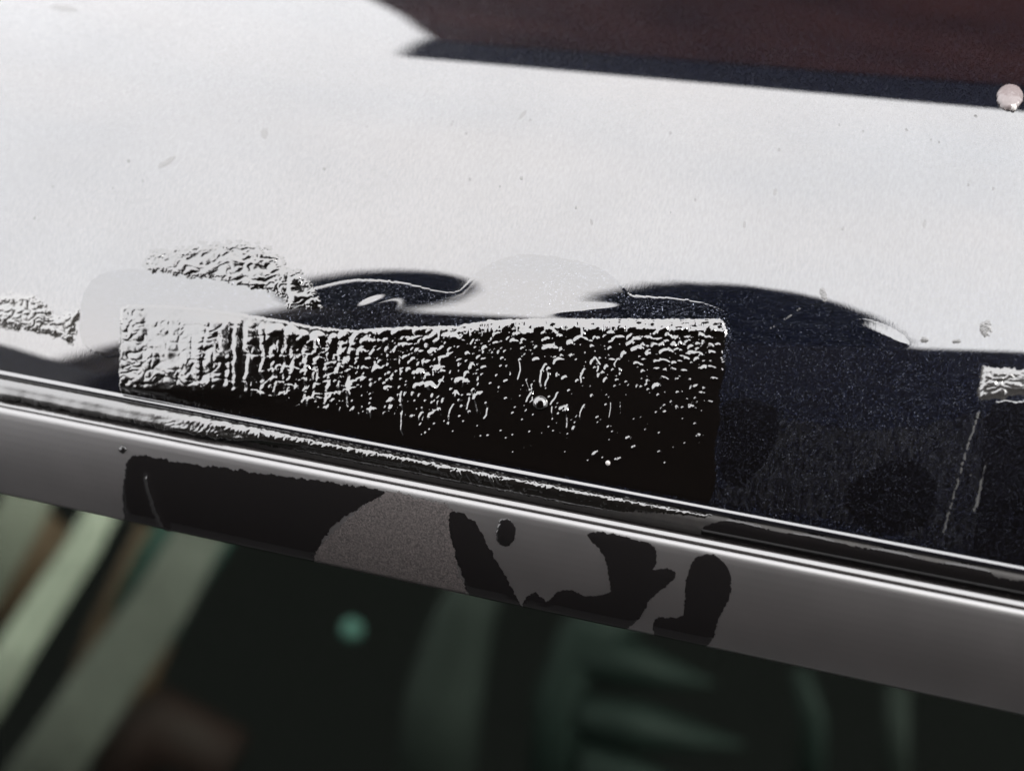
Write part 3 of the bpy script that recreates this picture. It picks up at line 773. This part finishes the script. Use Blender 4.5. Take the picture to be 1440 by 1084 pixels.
M_wall = matte('dark_render', (.010, .0085, .008), (.016, .0135, .0125), 3, rough=.9, spec=.03)
standin_house = bpy.data.objects.new('standin_house', None); link(standin_house); standin_house.location = (0, 0, 0)  # added and unseen; outline fitted to the edge of the dark reflection
tag(standin_house, 'added dark wall, its outline shaped to the dark reflection in the lower half of the paint', 'standin_house')
q = .5
prism('wall', [(-2.80 * q, GZ), (4.5 * q, GZ), (4.5 * q, 10.4 * q), (2.6 * q, 11.4 * q), (.93 * q, 9.5 * q), (.16 * q, 8.44 * q), (-.87 * q, 7.0 * q), (-2.0 * q, 6.6 * q), (-2.80 * q, 5.6 * q)], -4 * q, -4.6 * q, M_wall, standin_house)
gw = prism('standin_wall', [(-4.6 * q, GZ), (-2.80 * q, GZ), (-2.80 * q, 2.35 * q), (-3.3 * q, 2.6 * q), (-4.6 * q, 3.0 * q)], -4.02 * q, -4.5 * q, matte('grey_render', (.10, .10, .105), (.13, .13, .13), 3, rough=.9))  # added and unseen; gives the darker mirrored strip at the panel's left end
tag(gw, 'low wall added unseen, shaped to the dark reflection near the left end of the panel edge', 'wall')
M_leaf = matte('dark_leaves', (.012, .014, .014), (.022, .026, .024), 20, rough=.8, spec=.05)
M_bark = matte('bark', (.03, .025, .02), (.05, .04, .035), 15, rough=.9)


def standin_tree(x, y, z, rx, rz, n, label):  # added leafy shapes standing in for the viewer's mirrored head and raised hand
    t_ = bpy.data.objects.new('standin_tree', None); link(t_); t_.location = (x, y, GZ); tag(t_, label, 'standin_tree', 'leafy stand-ins added for the mirrored dark humps')
    rr = np.random.default_rng(int(abs(x) * 100))
    unit = lambda a: a / np.linalg.norm(a, axis=1, keepdims=True)
    d = unit(rr.normal(size=(n, 3))); k = rr.random((n, 1)) ** .35
    c = d * k * np.array([rx, rx, rz]) + np.array([0, 0, z - GZ])
    a = unit(rr.normal(size=(n, 3))); b_ = unit(np.cross(a, rr.normal(size=(n, 3)))); l = .06 * rx + .05
    V = np.stack([c - a * l, c + b_ * l * .55, c + a * l, c - b_ * l * .55], 1).reshape(-1, 3)
    quads_obj('crown', V, np.arange(4 * n).reshape(-1, 4), M_leaf, t_)
    V = []; F = []; hz = z - GZ
    for k, (zz, rad) in enumerate(((0, .16), (hz * .4, .11), (hz * .8, .07), (hz, .04))):
        for a in range(8): V.append((rad * math.cos(a * math.pi / 4) + .03 * k, rad * math.sin(a * math.pi / 4), zz))
    for k in range(3):
        for a in range(8): F.append((k * 8 + a, k * 8 + (a + 1) % 8, k * 8 + 8 + (a + 1) % 8, k * 8 + 8 + a))
    mesh_obj('trunk', V, F, M_bark, t_)


standin_tree(-2.98, -4.1, 7.05, .36, 1.5, 14000, 'slim leafy stand-in added to mirror as the left dark hump in the paint')
standin_tree(-.85, -4.1, 8.4, 1.0, 2.65, 26000, 'broad round leafy stand-in added to mirror as the right dark hump in the paint')

eave = bpy.data.objects.new('building', None); link(eave); tag(eave, 'brown building with dark blue eave mirrored upside down at the upper right', 'building')
M_brown = matte('brown_boards', (.022, .0085, .008), (.055, .021, .018), 1.2, rough=.9, spec=.03)
M_blue = matte('blue_fascia', (.006, .008, .016), (.009, .012, .022), 3, rough=.8, spec=.03)
prism('wall', [(-3.0, GZ), (6, GZ), (6, 5.2), (.45, 6.5), (-3.05, 7.7), (-2.86, 6.4)], 4.0, 5.5, M_brown, eave)
prism('fascia', [(-3.05, 7.68), (.45, 6.5), (6, 4.9), (6, 6.6), (.55, 7.95), (-3.95, 9.65)], 3.96, 4.6, M_blue, eave)
